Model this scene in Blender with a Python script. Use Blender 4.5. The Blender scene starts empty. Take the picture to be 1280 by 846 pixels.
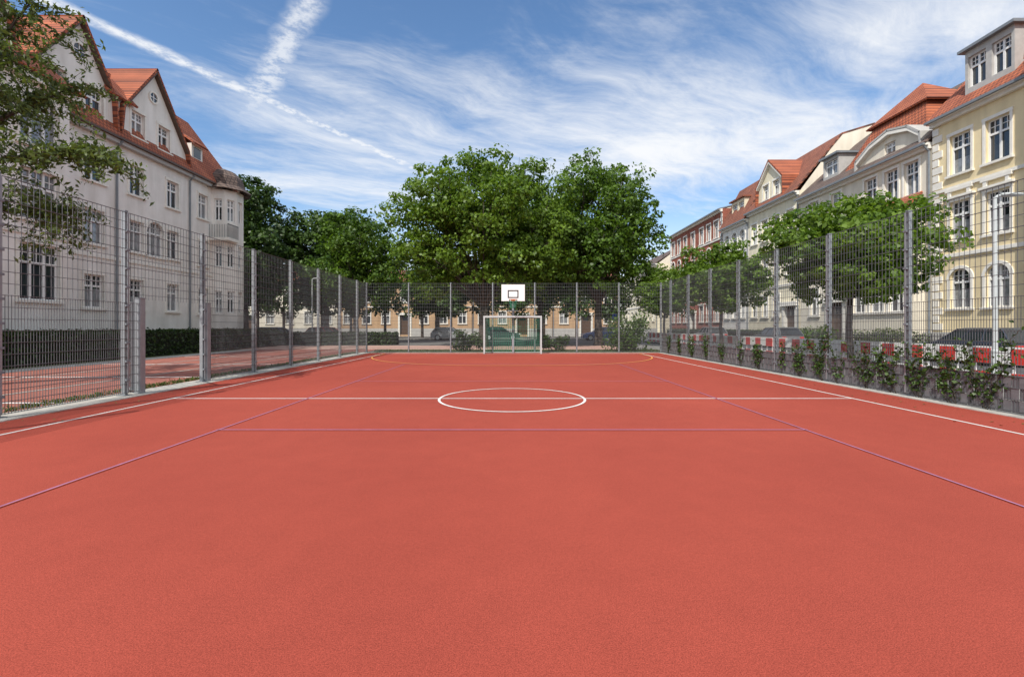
import bpy, math, random
import numpy as np
from mathutils import Vector
random.seed(7); rng=np.random.default_rng(7)
SC=bpy.context.scene
SC.view_settings.view_transform='Standard'; SC.view_settings.look='None'; SC.view_settings.exposure=0

# ------------------------------------------------------------ materials
def nd(nt,t,**k):
    n=nt.nodes.new(t)
    for a,b in k.items(): setattr(n,a,b)
    return n
def mat(name,col,rough=.8,var=.15,scale=2.0,bump=0,bscale=60,metal=0,spec=.5,col2=None,detail=4):
    m=bpy.data.materials.new(name); m.use_nodes=True; nt=m.node_tree; L=nt.links
    b=nt.nodes['Principled BSDF']; b.inputs['Roughness'].default_value=rough
    b.inputs['Metallic'].default_value=metal; b.inputs['Specular IOR Level'].default_value=spec
    tc=nd(nt,'ShaderNodeTexCoord')
    no=nd(nt,'ShaderNodeTexNoise'); no.inputs['Scale'].default_value=scale; no.inputs['Detail'].default_value=detail
    no.inputs['Roughness'].default_value=.65
    L.new(tc.outputs['Object'],no.inputs['Vector'])
    r=nd(nt,'ShaderNodeValToRGB'); e=r.color_ramp.elements
    c2=col2 if col2 else tuple(min(1,c*(1+var)) for c in col)
    c1=tuple(c*(1-var) for c in col)
    e[0].position=.3; e[0].color=(*c1,1); e[1].position=.7; e[1].color=(*c2,1)
    L.new(no.outputs['Fac'],r.inputs['Fac']); L.new(r.outputs['Color'],b.inputs['Base Color'])
    if bump:
        n2=nd(nt,'ShaderNodeTexNoise'); n2.inputs['Scale'].default_value=bscale; n2.inputs['Detail'].default_value=2
        L.new(tc.outputs['Object'],n2.inputs['Vector'])
        bp=nd(nt,'ShaderNodeBump'); bp.inputs['Strength'].default_value=bump; bp.inputs['Distance'].default_value=.02
        L.new(n2.outputs['Fac'],bp.inputs['Height']); L.new(bp.outputs['Normal'],b.inputs['Normal'])
    return m
def plaster(name,col):
    """wall render with vertical streaks of weathering"""
    m=mat(name,col,.9,.06,1.2,.2,25); nt=m.node_tree; L=nt.links
    b=nt.nodes['Principled BSDF']; src=b.inputs['Base Color'].links[0].from_socket
    tc=nd(nt,'ShaderNodeTexCoord'); mp=nd(nt,'ShaderNodeMapping'); mp.inputs['Scale'].default_value=(1.2,1.2,.18)
    L.new(tc.outputs['Object'],mp.inputs['Vector'])
    n=nd(nt,'ShaderNodeTexNoise'); n.inputs['Scale'].default_value=1.4; n.inputs['Detail'].default_value=6
    L.new(mp.outputs['Vector'],n.inputs['Vector'])
    r=nd(nt,'ShaderNodeValToRGB'); e=r.color_ramp.elements; e[0].position=.35; e[0].color=(.83,.82,.80,1); e[1].position=.6; e[1].color=(1,1,1,1)
    L.new(n.outputs['Fac'],r.inputs['Fac'])
    mx=nd(nt,'ShaderNodeMixRGB',blend_type='MULTIPLY'); mx.inputs['Fac'].default_value=.8
    L.new(src,mx.inputs['Color1']); L.new(r.outputs['Color'],mx.inputs['Color2']); L.new(mx.outputs['Color'],b.inputs['Base Color'])
    return m
def brickmat(name,c1,c2,mortar,scale,plane='YZ',bw=.5,rh=.25,ms=.02):
    m=bpy.data.materials.new(name); m.use_nodes=True; nt=m.node_tree; L=nt.links
    b=nt.nodes['Principled BSDF']; b.inputs['Roughness'].default_value=.85
    tc=nd(nt,'ShaderNodeTexCoord'); s=nd(nt,'ShaderNodeSeparateXYZ'); c=nd(nt,'ShaderNodeCombineXYZ')
    L.new(tc.outputs['Object'],s.inputs[0])
    L.new(s.outputs[plane[0]],c.inputs[0]); L.new(s.outputs[plane[1]],c.inputs[1])
    br=nd(nt,'ShaderNodeTexBrick'); br.inputs['Scale'].default_value=scale
    br.inputs['Color1'].default_value=(*c1,1); br.inputs['Color2'].default_value=(*c2,1); br.inputs['Mortar'].default_value=(*mortar,1)
    br.inputs['Mortar Size'].default_value=ms; br.inputs['Brick Width'].default_value=bw; br.inputs['Row Height'].default_value=rh
    L.new(c.outputs[0],br.inputs['Vector'])
    no=nd(nt,'ShaderNodeTexNoise'); no.inputs['Scale'].default_value=.8; no.inputs['Detail'].default_value=6
    L.new(tc.outputs['Object'],no.inputs['Vector'])
    r=nd(nt,'ShaderNodeValToRGB'); r.color_ramp.elements[0].position=.3; r.color_ramp.elements[0].color=(.65,.65,.65,1); r.color_ramp.elements[1].position=.65
    L.new(no.outputs['Fac'],r.inputs['Fac'])
    mx=nd(nt,'ShaderNodeMixRGB',blend_type='MULTIPLY'); mx.inputs['Fac'].default_value=.7
    L.new(br.outputs['Color'],mx.inputs['Color1']); L.new(r.outputs['Color'],mx.inputs['Color2']); L.new(mx.outputs['Color'],b.inputs['Base Color'])
    bp=nd(nt,'ShaderNodeBump'); bp.inputs['Strength'].default_value=.6; bp.inputs['Distance'].default_value=.03; bp.invert=True
    L.new(br.outputs['Fac'],bp.inputs['Height']); L.new(bp.outputs['Normal'],b.inputs['Normal'])
    return m
def leafmat(name,dark,light,trans=.35):
    m=bpy.data.materials.new(name); m.use_nodes=True; nt=m.node_tree; L=nt.links
    nt.nodes.clear(); out=nd(nt,'ShaderNodeOutputMaterial')
    at=nd(nt,'ShaderNodeAttribute',attribute_name='tint')
    r=nd(nt,'ShaderNodeValToRGB'); e=r.color_ramp.elements; e[0].color=(*dark,1); e[1].color=(*light,1)
    L.new(at.outputs['Fac'],r.inputs['Fac'])
    d=nd(nt,'ShaderNodeBsdfPrincipled'); d.inputs['Roughness'].default_value=.45; d.inputs['Specular IOR Level'].default_value=.35
    L.new(r.outputs['Color'],d.inputs['Base Color'])
    t=nd(nt,'ShaderNodeBsdfTranslucent'); g=nd(nt,'ShaderNodeMixRGB',blend_type='MULTIPLY'); g.inputs['Fac'].default_value=1
    g.inputs['Color2'].default_value=(1.3,1.35,.55,1); L.new(r.outputs['Color'],g.inputs['Color1']); L.new(g.outputs['Color'],t.inputs['Color'])
    mx=nd(nt,'ShaderNodeMixShader'); mx.inputs[0].default_value=trans
    L.new(d.outputs[0],mx.inputs[1]); L.new(t.outputs[0],mx.inputs[2]); L.new(mx.outputs[0],out.inputs['Surface'])
    return m
M={}
M['frame']=mat('window_frame_white',(.80,.80,.78),.4,.04)
M['glass']=mat('window_glass_dark',(.025,.032,.04),.04,.4,.7,spec=.9)
M['curtain']=mat('window_glass_curtain',(.22,.23,.24),.06,.5,3,spec=.9)
M['steel']=mat('galvanised_steel',(.30,.32,.34),.42,.12,9,metal=.35)
M['wire']=mat('galvanised_wire',(.12,.125,.135),.5,.1,9,metal=.1)
M['iron']=mat('dark_iron',(.03,.03,.032),.5,.2)
M['zinc']=mat('zinc_sheet',(.19,.21,.23),.5,.15)
M['roof_red']=brickmat('clay_roof_tiles',(.52,.155,.07),(.38,.105,.05),(.14,.045,.03),3.2,'YZ',.7,.7,.08)
M['roof_red2']=brickmat('clay_roof_tiles_weathered',(.36,.13,.075),(.26,.09,.055),(.11,.05,.035),3.2,'YZ',.7,.7,.07)
M['roof_brown']=brickmat('brown_roof_tiles',(.20,.14,.115),(.14,.10,.085),(.06,.045,.04),3.2,'YZ',.7,.7,.07)
M['pl_white']=plaster('plaster_white_grey',(.83,.80,.75))
M['pl_yellow']=plaster('plaster_yellow',(.80,.67,.42))
M['pl_beige']=plaster('plaster_beige',(.78,.72,.60))
M['pl_cream']=plaster('plaster_cream',(.82,.75,.57))
M['pl_orange']=plaster('plaster_ochre',(.52,.34,.20))
M['trim']=mat('stone_trim',(.80,.77,.70),.85,.08,3,.15,30)
M['trim_grey']=mat('stone_trim_grey',(.44,.43,.41),.85,.12,3,.2,30)
M['brick']=brickmat('red_brick',(.40,.11,.06),(.30,.08,.05),(.32,.22,.18),4,'YZ')
M['wood']=mat('door_brown',(.09,.05,.03),.5,.3,6)
M['bark']=mat('bark',(.065,.052,.04),.95,.4,6,.8,20)
M['paint_w']=mat('line_paint_white',(.74,.71,.68),.7,.12,5)
M['paint_b']=mat('line_paint_blue',(.34,.165,.30),.75,.2,7)
M['paint_y']=mat('line_paint_orange',(.74,.33,.09),.75,.12,7)
M['leaf']=leafmat('leaves_green',(.026,.065,.010),(.15,.255,.030))
M['leaf_b']=leafmat('leaves_fresh_green',(.046,.10,.012),(.20,.31,.038),.4)
M['leaf_d']=leafmat('leaves_dark_green',(.016,.040,.010),(.085,.15,.028),.25)
M['leaf_w']=leafmat('leaves_grey_green',(.038,.062,.018),(.15,.20,.055),.35)
M['hedge']=leafmat('leaves_hedge',(.012,.030,.008),(.055,.095,.018),.2)

# ------------------------------------------------------------ mesh builder
class MB:
    def __init__(s): s.v=[]; s.f=[]; s.m=[]; s.mats=[]
    def mi(s,m):
        m=M[m] if isinstance(m,str) else m
        if m not in s.mats: s.mats.append(m)
        return s.mats.index(m)
    def add(s,pts,faces,m):
        o=len(s.v); i=s.mi(m); s.v+= [tuple(p) for p in pts]
        for f in faces: s.f.append(tuple(o+k for k in f)); s.m.append(i)
    def poly(s,pts,m): s.add(pts,[tuple(range(len(pts)))],m)
    def box(s,F,u0,u1,v0,v1,w0,w1,m):
        p=[F(u,v,w) for u in(u0,u1) for v in(v0,v1) for w in(w0,w1)]
        s.add(p,[(0,1,3,2),(4,6,7,5),(0,4,5,1),(2,3,7,6),(0,2,6,4),(1,5,7,3)],m)
    def slab(s,pts,t,m):
        P=[Vector(p) for p in pts]; n=(P[1]-P[0]).cross(P[2]-P[0]).normalized()
        if n.z<0: n=-n
        Q=[p-n*t for p in P]; k=len(P)
        fs=[tuple(range(k)),tuple(range(2*k-1,k-1,-1))]+[(i,(i+1)%k,k+(i+1)%k,k+i) for i in range(k)]
        s.add(P+Q,fs,m)
    def tube(s,pts,rad,m,seg=8,cap=True):
        P=[Vector(p) for p in pts]; o=len(s.v); i=s.mi(m)
        for k,p in enumerate(P):
            d=(P[min(k+1,len(P)-1)]-P[max(k-1,0)]).normalized()
            a=d.cross(Vector((0.13,.97,.2))).normalized(); b=d.cross(a)
            r=rad[k] if hasattr(rad,'__len__') else rad
            for j in range(seg):
                t=2*math.pi*j/seg; s.v.append(tuple(p+a*math.cos(t)*r+b*math.sin(t)*r))
        for k in range(len(P)-1):
            for j in range(seg):
                j2=(j+1)%seg; s.f.append((o+k*seg+j,o+k*seg+j2,o+(k+1)*seg+j2,o+(k+1)*seg+j)); s.m.append(i)
        if cap:
            s.f.append(tuple(o+j for j in range(seg))[::-1]); s.m.append(i)
            s.f.append(tuple(o+(len(P)-1)*seg+j for j in range(seg))); s.m.append(i)
    def obj(s,name,parent=None,smooth=False,loc=(0,0,0)):
        off=Vector(parent.location) if parent else Vector(loc)
        me=bpy.data.meshes.new(name); me.from_pydata([tuple(Vector(p)-off) for p in s.v],[],s.f)
        for m in s.mats: me.materials.append(m)
        me.polygons.foreach_set('material_index',s.m)
        if smooth: me.polygons.foreach_set('use_smooth',[True]*len(s.f))
        me.update(); ob=bpy.data.objects.new(name,me); SC.collection.objects.link(ob)
        if parent: ob.parent=parent
        else: ob.location=off
        return ob
def root(name,loc):
    e=bpy.data.objects.new(name,None); e.location=loc; e.empty_display_size=.3; SC.collection.objects.link(e); return e
W3=lambda u,v,w:(u,w,v)      # u=x, v=z, w=y

# ------------------------------------------------------------ ground
def sheet(name,x0,x1,y0,y1,z,m,t=None):
    b=MB()
    if t: b.box(lambda u,v,w:(u,w,v),x0,x1,z-t,z,y0,y1,m)
    else: b.poly([(x0,y0,z),(x1,y0,z),(x1,y1,z),(x0,y1,z)],m)
    return b.obj(name)
gm=mat('ground_asphalt_dust',(.15,.145,.135),.95,.25,.6,.3,40)
sheet('ground',-900,900,-300,1500,-.03,gm)
# court surface: granulated red rubber
cm=bpy.data.materials.new('red_rubber_granulate'); cm.use_nodes=True; nt=cm.node_tree; L=nt.links
b=nt.nodes['Principled BSDF']; b.inputs['Roughness'].default_value=.9; b.inputs['Specular IOR Level'].default_value=.2
tc=nd(nt,'ShaderNodeTexCoord')
def nz(s,d,r=.6):
    n=nd(nt,'ShaderNodeTexNoise'); n.inputs['Scale'].default_value=s; n.inputs['Detail'].default_value=d; n.inputs['Roughness'].default_value=r
    L.new(tc.outputs['Object'],n.inputs['Vector']); return n
def rp(n,p0,c0,p1,c1):
    r=nd(nt,'ShaderNodeValToRGB'); e=r.color_ramp.elements; e[0].position=p0; e[0].color=(*c0,1); e[1].position=p1; e[1].color=(*c1,1)
    L.new(n.outputs[0],r.inputs['Fac']); return r
def mul(a,bb,f=1):
    x=nd(nt,'ShaderNodeMixRGB',blend_type='MULTIPLY'); x.inputs['Fac'].default_value=f
    L.new(a.outputs[0],x.inputs['Color1']); L.new(bb.outputs[0],x.inputs['Color2']); return x
r1=rp(nz(.35,5),.3,(.385,.070,.046),.7,(.445,.084,.054))
r2=rp(nz(3.5,5,.7),.3,(.91,.91,.91),.7,(1.0,1.0,1.0))
r3=rp(nz(150,2,.8),.36,(.55,.53,.53),.62,(1.16,1.18,1.18))
r5=rp(nz(38,3,.75),.35,(.90,.89,.89),.62,(1.04,1.04,1.05))
r4=rp(nz(.12,2),.38,(.92,.91,.91),.6,(1,1,1))
L.new(mul(mul(mul(mul(r1,r2),r3,.9),r5),r4).outputs[0],b.inputs['Base Color'])
bp=nd(nt,'ShaderNodeBump'); bp.inputs['Strength'].default_value=.45; bp.inputs['Distance'].default_value=.004
L.new(nz(150,2).outputs['Fac'],bp.inputs['Height']); L.new(bp.outputs['Normal'],b.inputs['Normal'])
XL,XR,YB=-8.3,8.5,25.95
sheet('sports_court_surface',XL+.28,XR-.22,-8,YB-.1,0,cm)
conc=mat('pale_concrete',(.44,.42,.38),.9,.25,3,.3,50)
k=MB()
for a in [(XL-.42,XL+.28,-8,YB+.25),(XR-.22,XR+.45,-8,YB+.25),(XL+.281,XR-.221,YB-.1,YB+.25)]:
    k.box(W3,a[0],a[1],-.1,.015,a[2],a[3],conc)
k.obj('concrete_kerb')
# court lines
lw=.026
def strip(b,pts,w,z,m):
    n=len(pts); v=[]
    for i,p in enumerate(pts):
        a=Vector(pts[max(i-1,0)]); c=Vector(pts[min(i+1,n-1)]); d=(c-a).normalized(); q=Vector((-d.y,d.x))
        v.append((p[0]+q.x*w,p[1]+q.y*w,z)); v.append((p[0]-q.x*w,p[1]-q.y*w,z))
    b.add(v,[(2*i,2*i+1,2*i+3,2*i+2) for i in range(n-1)],m)
b=MB()
strip(b,[(-7.07,-8),(-7.07,24.75)],lw,.004,'paint_w'); strip(b,[(7.1,-8),(7.1,24.75)],lw,.004,'paint_w')
strip(b,[(-7.04,9.48),(7.07,9.48)],lw,.004,'paint_w'); strip(b,[(-7.04,24.7),(7.07,24.7)],lw,.004,'paint_w')
strip(b,[(math.cos(t)*1.5,9.48+math.sin(t)*1.5) for t in np.linspace(0,2*math.pi,97)],lw,.008,'paint_w')
b.obj('white_court_lines')
b=MB()
for s in(-1,1): strip(b,[(s*4.24,1.0),(s*4.24,17.98)],.011,.012,'paint_b')
for y in (1.0,6.56,12.35,17.98): strip(b,[(-4.26,y),(4.26,y)],.013,.016,'paint_b')
b.obj('blue_court_lines')
b=MB()
arc=[(-.9+6.0*math.cos(t),23.3+6.0*math.sin(t)) for t in np.linspace(math.pi-.0,1.5*math.pi,40)]
arc2=[(-p[0],p[1]) for p in arc[::-1]]
strip(b,[(-6.9,24.7)]+arc+arc2+[(6.9,24.7)],.032,.020,'paint_y'); b.obj('orange_court_line')

pave=brickmat('reddish_pavers',(.42,.14,.10),(.33,.11,.08),(.2,.12,.09),2.2,'XY',.5,.25,.012)
pink=mat('pink_concrete_path',(.50,.31,.25),.9,.15,1,.2,40)
grass=mat('grass_verge',(.05,.085,.02),.95,.5,3,1,30,col2=(.13,.13,.05))
asph=mat('asphalt_road',(.085,.085,.09),.9,.2,1.5,.4,80)
slabm=brickmat('grey_pavement_slabs',(.30,.29,.27),(.25,.245,.23),(.14,.13,.12),1.6,'XY',.6,.6,.012)
sheet('paved_forecourt',-16.5,XL-.43,-8,30,-.016,pave)
b=MB()
for y in (4.5,9,13.6,18.2,22.8): strip(b,[(-16.4,y),(XL-.5,y)],.06,-.010,'paint_w')
for x in (-11.2,-14.2): strip(b,[(x,-6),(x,29.8)],.05,-.006,conc)
b.obj('forecourt_lines')
sheet('pink_path',-60,8,30.01,36,-.012,pink)
sheet('pavement',-17.6,-16.52,-20,29.9,-.012,conc)
sheet('grass_verge',-21.9,-17.62,-20,29.9,-.010,grass)
sheet('grass_verge',-8.2,9.5,26.3,29.95,-.010,grass)
sheet('pavement',XR+.46,13.2,-20,44,-.012,slabm)
b=MB(); b.box(W3,13.21,20.2,-.12,-.02,-60,160,asph); b.obj('road')
sheet('pavement',20.2,22.9,-60,160,.08,slabm,.12)
b=MB(); b.box(W3,-120,13.2,-.12,-.015,44.02,52,asph); b.obj('road')
sheet('pavement',-120,13.2,52.02,56,.08,slabm,.12)

# ------------------------------------------------------------ mesh fence (double-rod panels)
def fence(name,P0,P1,posts,gap=None,h=3.95):
    P0=Vector(P0);P1=Vector(P1);Ln=(P1-P0).length;d=(P1-P0)/Ln;n=Vector((-d.y,d.x))
    F=lambda u,v,w:(P0.x+d.x*u+n.x*w,P0.y+d.y*u+n.y*w,v)
    R=root(name,(P0.x,P0.y,0)); b=MB(); r=.0034
    def rodv(u,v0,v1):
        p=[F(u+a,v,w) for v in(v0,v1) for a,w in((-r,-r),(r,-r),(r,r),(-r,r))]
        b.add(p,[(0,1,5,4),(1,2,6,5),(2,3,7,6),(3,0,4,7)],'wire')
    n_=int(Ln/.05)
    for i in range(n_+1):
        u=i*.05; lo=.06
        if gap and gap[0]<u<gap[1]: lo=2.1
        if lo<2: rodv(u,lo,2.02)
        if i%2==0: rodv(u,2.03 if lo<2 else lo,h)
    for j in range(21):
        v=.07+j*.194
        segs=[(0,Ln)] if not(gap and v<2.1) else [(0,gap[0]),(gap[1],Ln)]
        for s in segs:
            for w in ((-.009,.009) if (v<2.1 or j%2==0) else (.009,)):
                b.box(F,s[0],s[1],v-.0045,v+.0045,w-.004,w+.004,'wire')
    b.obj('rod_panels',R)
    q=MB()
    for u in posts:
        q.box(F,u-.035,u+.035,.0,h+.03,.02,.10,'steel')
        q.box(F,u-.04,u+.04,h+.03,h+.05,.015,.105,'zinc')
        q.box(F,u-.02,u+.02,.08,h,-.024,-.014,'steel')
        for v in np.arange(.35,h,.4): q.box(F,u-.045,u+.045,v-.02,v+.02,-.034,.0195,'zinc')
        q.box(F,u-.1,u+.1,.016,.028,-.03,.16,'zinc')
    q.obj('posts',R); return R,F
ys=[7.37+2.45*k for k in range(-3,8)]
fence('mesh_fence',(XL,0),(XL,YB),[y for y in ys if y>0 and y<25.2],gap=(10.2,12.35))
fence('mesh_fence',(XR,YB),(XR,0),[YB-y for y in ys if y>0 and y<25.2])
fence('mesh_fence',(XL,YB),(XR,YB),[i*2.4 for i in range(8)])
G=root('fence_gate',(XL,10.2,0)); b=MB()
for y in(10.16,12.38):
    b.box(W3,XL-.08,XL+.06,0,2.12,y-.07,y+.07,'steel'); b.box(W3,XL-.09,XL+.07,2.12,2.14,y-.08,y+.08,'zinc')
b.obj('gate_posts',G)
def leaf(hx,hy,ang,Ln):
    b=MB(); c,s=math.cos(ang),math.sin(ang); F=lambda u,v,w:(hx+c*u-s*w,hy+s*u+c*w,v)
    for u in(0,Ln-.05): b.box(F,u,u+.05,.08,2.05,-.025,.025,'steel')
    for v in(.08,2.0): b.box(F,.051,Ln-.051,v,v+.05,-.024,.024,'steel')
    for u in np.arange(.1,Ln-.06,.05): b.box(F,u-.003,u+.003,.131,1.999,-.003,.003,'wire')
    for v in np.arange(.25,2,.19): b.box(F,.051,Ln-.051,v-.004,v+.004,.004,.012,'wire')
    b.box(F,Ln-.12,Ln-.052,.95,1.15,-.04,.04,'zinc')
    return b
leaf(XL-.12,10.1,math.radians(141),1.05).obj('gate_leaf',G)
leaf(XL-.12,12.44,math.radians(118),1.05).obj('gate_leaf_far',G)

# privacy strips woven in the lower right fence
M['strip']=mat('grey_privacy_strip',(.15,.15,.158),.6,.22,5,.1,30)
b=MB(); F=lambda u,v,w:(XR+w,u,v); y=.0; i=0
while y<YB-.1:
    for j in range(3):
        o=.006 if (i+j)%2 else -.006
        b.box(F,y+.002,y+.123,.04+j*.212,.04+j*.212+.205,o+.002,o+.006,'strip')
    y+=.125;i+=1
b.obj('fence_privacy_screen')

# ------------------------------------------------------------ leaves & trees
def leafmesh(name,C,size,m,parent=None,tint=None,out=None,aspect=.55,droop=0):
    N=len(C); C=np.asarray(C,float)
    n=rng.normal(size=(N,3)); 
    if out is not None: n=n*.75+out*1.0
    n[:,2]+=.45; n/=np.linalg.norm(n,axis=1)[:,None]
    t=rng.normal(size=(N,3)); t[:,2]-=droop
    t-= (t*n).sum(1)[:,None]*n; t/=np.linalg.norm(t,axis=1)[:,None]; bt=np.cross(n,t)
    s=(size*rng.uniform(.6,1.3,N))[:,None]
    V=np.empty((N,4,3)); V[:,0]=C-t*s*.5; V[:,1]=C+bt*s*.5*aspect+n*s*.06; V[:,2]=C+t*s*.5-n*s*.12; V[:,3]=C-bt*s*.5*aspect+n*s*.06
    if parent: V-=np.array(parent.location)
    me=bpy.data.meshes.new(name); me.vertices.add(N*4); me.vertices.foreach_set('co',V.ravel().astype(np.float32))
    me.loops.add(N*4); me.loops.foreach_set('vertex_index',np.arange(N*4,dtype=np.int32))
    me.polygons.add(N); me.polygons.foreach_set('loop_start',np.arange(0,N*4,4,dtype=np.int32))
    me.polygons.foreach_set('loop_total',np.full(N,4,dtype=np.int32))
    me.update(calc_edges=True); me.materials.append(M[m])
    a=me.attributes.new('tint','FLOAT','FACE')
    if tint is None: tint=rng.uniform(0,1,N)
    a.data.foreach_set('value',np.clip(tint,0,1).astype(np.float32))
    ob=bpy.data.objects.new(name,me); SC.collection.objects.link(ob)
    if parent: ob.parent=parent
    return ob
def dirs(n):
    d=rng.normal(size=(n,3)); return d/np.linalg.norm(d,axis=1)[:,None]
def fib(n):
    i=np.arange(n)+.5; z=1-2*i/n; a=i*2.399963+rng.uniform(0,6); r=np.sqrt(1-z*z)
    d=np.column_stack([r*np.cos(a),r*np.sin(a),z])+rng.normal(0,.16,(n,3)); return d/np.linalg.norm(d,axis=1)[:,None]
def tree(name,x,y,trunk_h,trunk_r,cz,rx,ry,rz,lobes,clumps,lpc,size,m,bark='bark',lobe_r=.34,cl_r=.55,zmin=-.9,limbs=True):
    R=root(name,(x,y,0)); c0=np.array([x,y,cz])
    d=fib(lobes); d=d[d[:,2]>zmin]
    rad=rng.uniform(.58,.80,len(d))[:,None]; LC=c0+d*rad*np.array([rx,ry,rz])
    nin=max(3,lobes//4); LC=np.vstack([LC,c0+dirs(nin)*np.array([rx,ry,rz])*.3])
    C=[];O=[];T=[]
    mr=(rx+ry+rz)/3
    for lc in LC:
        lr=mr*lobe_r*rng.uniform(.75,1.2); ltint=rng.uniform(-.12,.12)
        dd=dirs(clumps); cc=lc+dd*(lr*rng.uniform(.55,1.08,clumps)**.7)[:,None]*np.array([1,1,.85])
        for q in range(clumps):
            r=cl_r*rng.uniform(.5,1.25); k=int(lpc*rng.uniform(.6,1.3)); e=dirs(k)
            p=cc[q]+e*(r*rng.uniform(.35,1,k)**.6)[:,None]*np.array([1,1,.6])
            C.append(p); O.append(e*.6+dd[q]*.6); T.append(rng.normal(.45+ltint+rng.uniform(-.2,.2),.17,k))
    C=np.vstack(C);O=np.vstack(O);T=np.concatenate(T)
    leafmesh('crown_foliage',C,size,m,R,T,O,aspect=.7)
    b=MB(); top=Vector((x,y,trunk_h))
    b.tube([(x,y,-.1),(x+.03,y,.3),(x-.05,y,trunk_h*.6),top],[trunk_r*1.5,trunk_r*1.1,trunk_r*.9,trunk_r*.8],bark,12)
    b.tube([top,(x+.1,y+.1,trunk_h+(cz-trunk_h)*.6),(x,y,cz+rz*.5)],[trunk_r*.8,trunk_r*.5,trunk_r*.12],bark,8)
    for lc in LC[:-nin]:
        e=Vector(lc); s=top+Vector((0,0,random.uniform(-.1,.25)*trunk_h*.3)); mid=s.lerp(e,.5)+Vector((random.uniform(-.2,.2),random.uniform(-.2,.2),.06*mr))
        b.tube([s,mid,e],[trunk_r*.28,trunk_r*.17,trunk_r*.05],bark,6)
        for _ in range(3):
            e2=e+Vector(dirs(1)[0])*mr*lobe_r*.8; b.tube([mid.lerp(e,.5),e2],[trunk_r*.12,trunk_r*.03],bark,5)
    b.obj('trunk_and_limbs',R,True); return R
tree('chestnut_tree',-2.1,33.5,3.0,.33,8.6,7.9,5.3,5.9,46,24,42,.26,'leaf_b',cl_r=.78,lobe_r=.28)
tree('chestnut_tree',7.0,36.8,3.2,.32,8.9,5.2,5,6.5,34,24,42,.27,'leaf',cl_r=.78,lobe_r=.30)
tree('chestnut_tree',2.6,42,3.2,.3,8.4,5.2,5,6.2,24,22,38,.34,'leaf',cl_r=.85)
tree('linden_tree',-14.2,41.5,2.8,.26,7.3,4.4,4,5.1,26,22,38,.28,'leaf',cl_r=.72)
tree('oak_tree',-27.0,46,3.4,.4,9.6,6.0,5,6.9,28,24,38,.36,'leaf_d',cl_r=.9)
tree('oak_tree',-20.4,50,3.4,.35,8.8,4.4,5,6.6,22,22,38,.36,'leaf_d',cl_r=.9)
tree('oak_tree',-8.5,52,3,.3,6.6,4.5,4.5,4.4,18,20,34,.38,'leaf_d',cl_r=.9)
for (x,y) in ((11.6,15.6),(11.6,25.2),(11.6,34.6)):
    tree('globe_plane_tree',x,y,2.45,.10,4.05,2.75,2.55,2.05,30,20,34,.17,'leaf_b',cl_r=.38,lobe_r=.32)
# distant mass behind the cross street
C=[];O=[];T=[]; b=MB()
for x in np.arange(-58,17,4.2):
    cx0=x+rng.uniform(-1,1); cy0=57.5+rng.uniform(-1,1); hh=rng.uniform(7.4,9.6); b.tube([(cx0,cy0,0),(cx0,cy0,hh-1.5)],[.2,.06],'bark',7)
    for _ in range(62):
        e0=dirs(1)[0]*np.array([2.6,2,(hh-2.4)/2]); c=np.array([cx0,cy0,(hh+2.4)/2])+e0*rng.uniform(.5,1); k=34; e=dirs(k)
        C.append(c+e*.8*rng.uniform(.4,1,k)[:,None]); O.append(e+e0*.3); T.append(rng.normal(rng.uniform(.3,.65),.15,k))
R=root('distant_trees',(-20,57,0)); b.obj('trunks',R); leafmesh('foliage',np.vstack(C),.42,'leaf_d',R,np.concatenate(T),np.vstack(O),.7)

# near willow on the left
R=root('willow_tree',(-14.5,10.5,0)); b=MB(); C=[];T=[]
b.tube([(-14.5,10.5,-.1),(-14.4,10.5,1.5),(-14.2,10.4,3.4),(-13.8,10.3,5.5),(-13.5,10.2,8)],[.38,.27,.23,.16,.05],'bark',12)
def strand(p,d,Ln,droop,sp=.03,spread=.07):
    p=Vector(p);d=Vector(d).normalized();pts=[p.copy()];s=0
    while s<Ln:
        d=(d+Vector((random.uniform(-.12,.12),random.uniform(-.12,.12),random.uniform(-.1,.1)-droop))).normalized()
        p=p+d*.12; s+=.12; pts.append(p.copy())
        for _ in range(int(.12/sp)+1): C.append(np.array(p)+rng.normal(0,spread,3)); T.append(rng.uniform(.1,.95))
    b.tube(pts,[.006*(1-i/len(pts))+.002 for i in range(len(pts))],'bark',3,False); return pts
limbs=[((-14.2,10.4,3.6),(-11.5,10.3,5.3),(-9.6,10.3,5.45)),((-14.2,10.4,4.0),(-12.6,9.6,6.3),(-11,9.4,7.2)),
 ((-13.9,10.3,5.2),(-12.4,10.6,7.6),(-11.4,10.8,9.2)),((-13.7,10.3,6.2),(-13,9.3,8.4),(-12.2,8.9,9.6)),((-14.2,10.4,3.6),(-12.6,11,4.3),(-11.0,11.2,4.3)),
 ((-13.9,10.3,5.0),(-12.8,11.5,6.8),(-11.6,12,7.8)),((-14,10.4,4.4),(-15.5,11,7),(-16.5,11.5,8)),((-14,10.4,4.4),(-14.5,8.6,7),(-14,7.8,8))]
for i,l in enumerate(limbs):
    l=[Vector(q) for q in l]; b.tube(l,[.09,.05,.015],'bark',6)
    nn=34 if i in(0,4) else 60
    for _ in range(nn):
        t=random.uniform(.25,1)**.8; p=l[0].lerp(l[1],min(1,t*2)) if t<.5 else l[1].lerp(l[2],t*2-1)
        strand(p,(random.uniform(-1,1),random.uniform(-1,1),random.uniform(-.2,.7)),random.uniform(.5,1.5),.09)
for _ in range(18): strand((-9.9+random.uniform(-.5,.2),10.3,5.45),(1,random.uniform(-.4,.4),random.uniform(-.2,.3)),random.uniform(.8,1.8),.05)
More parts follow.
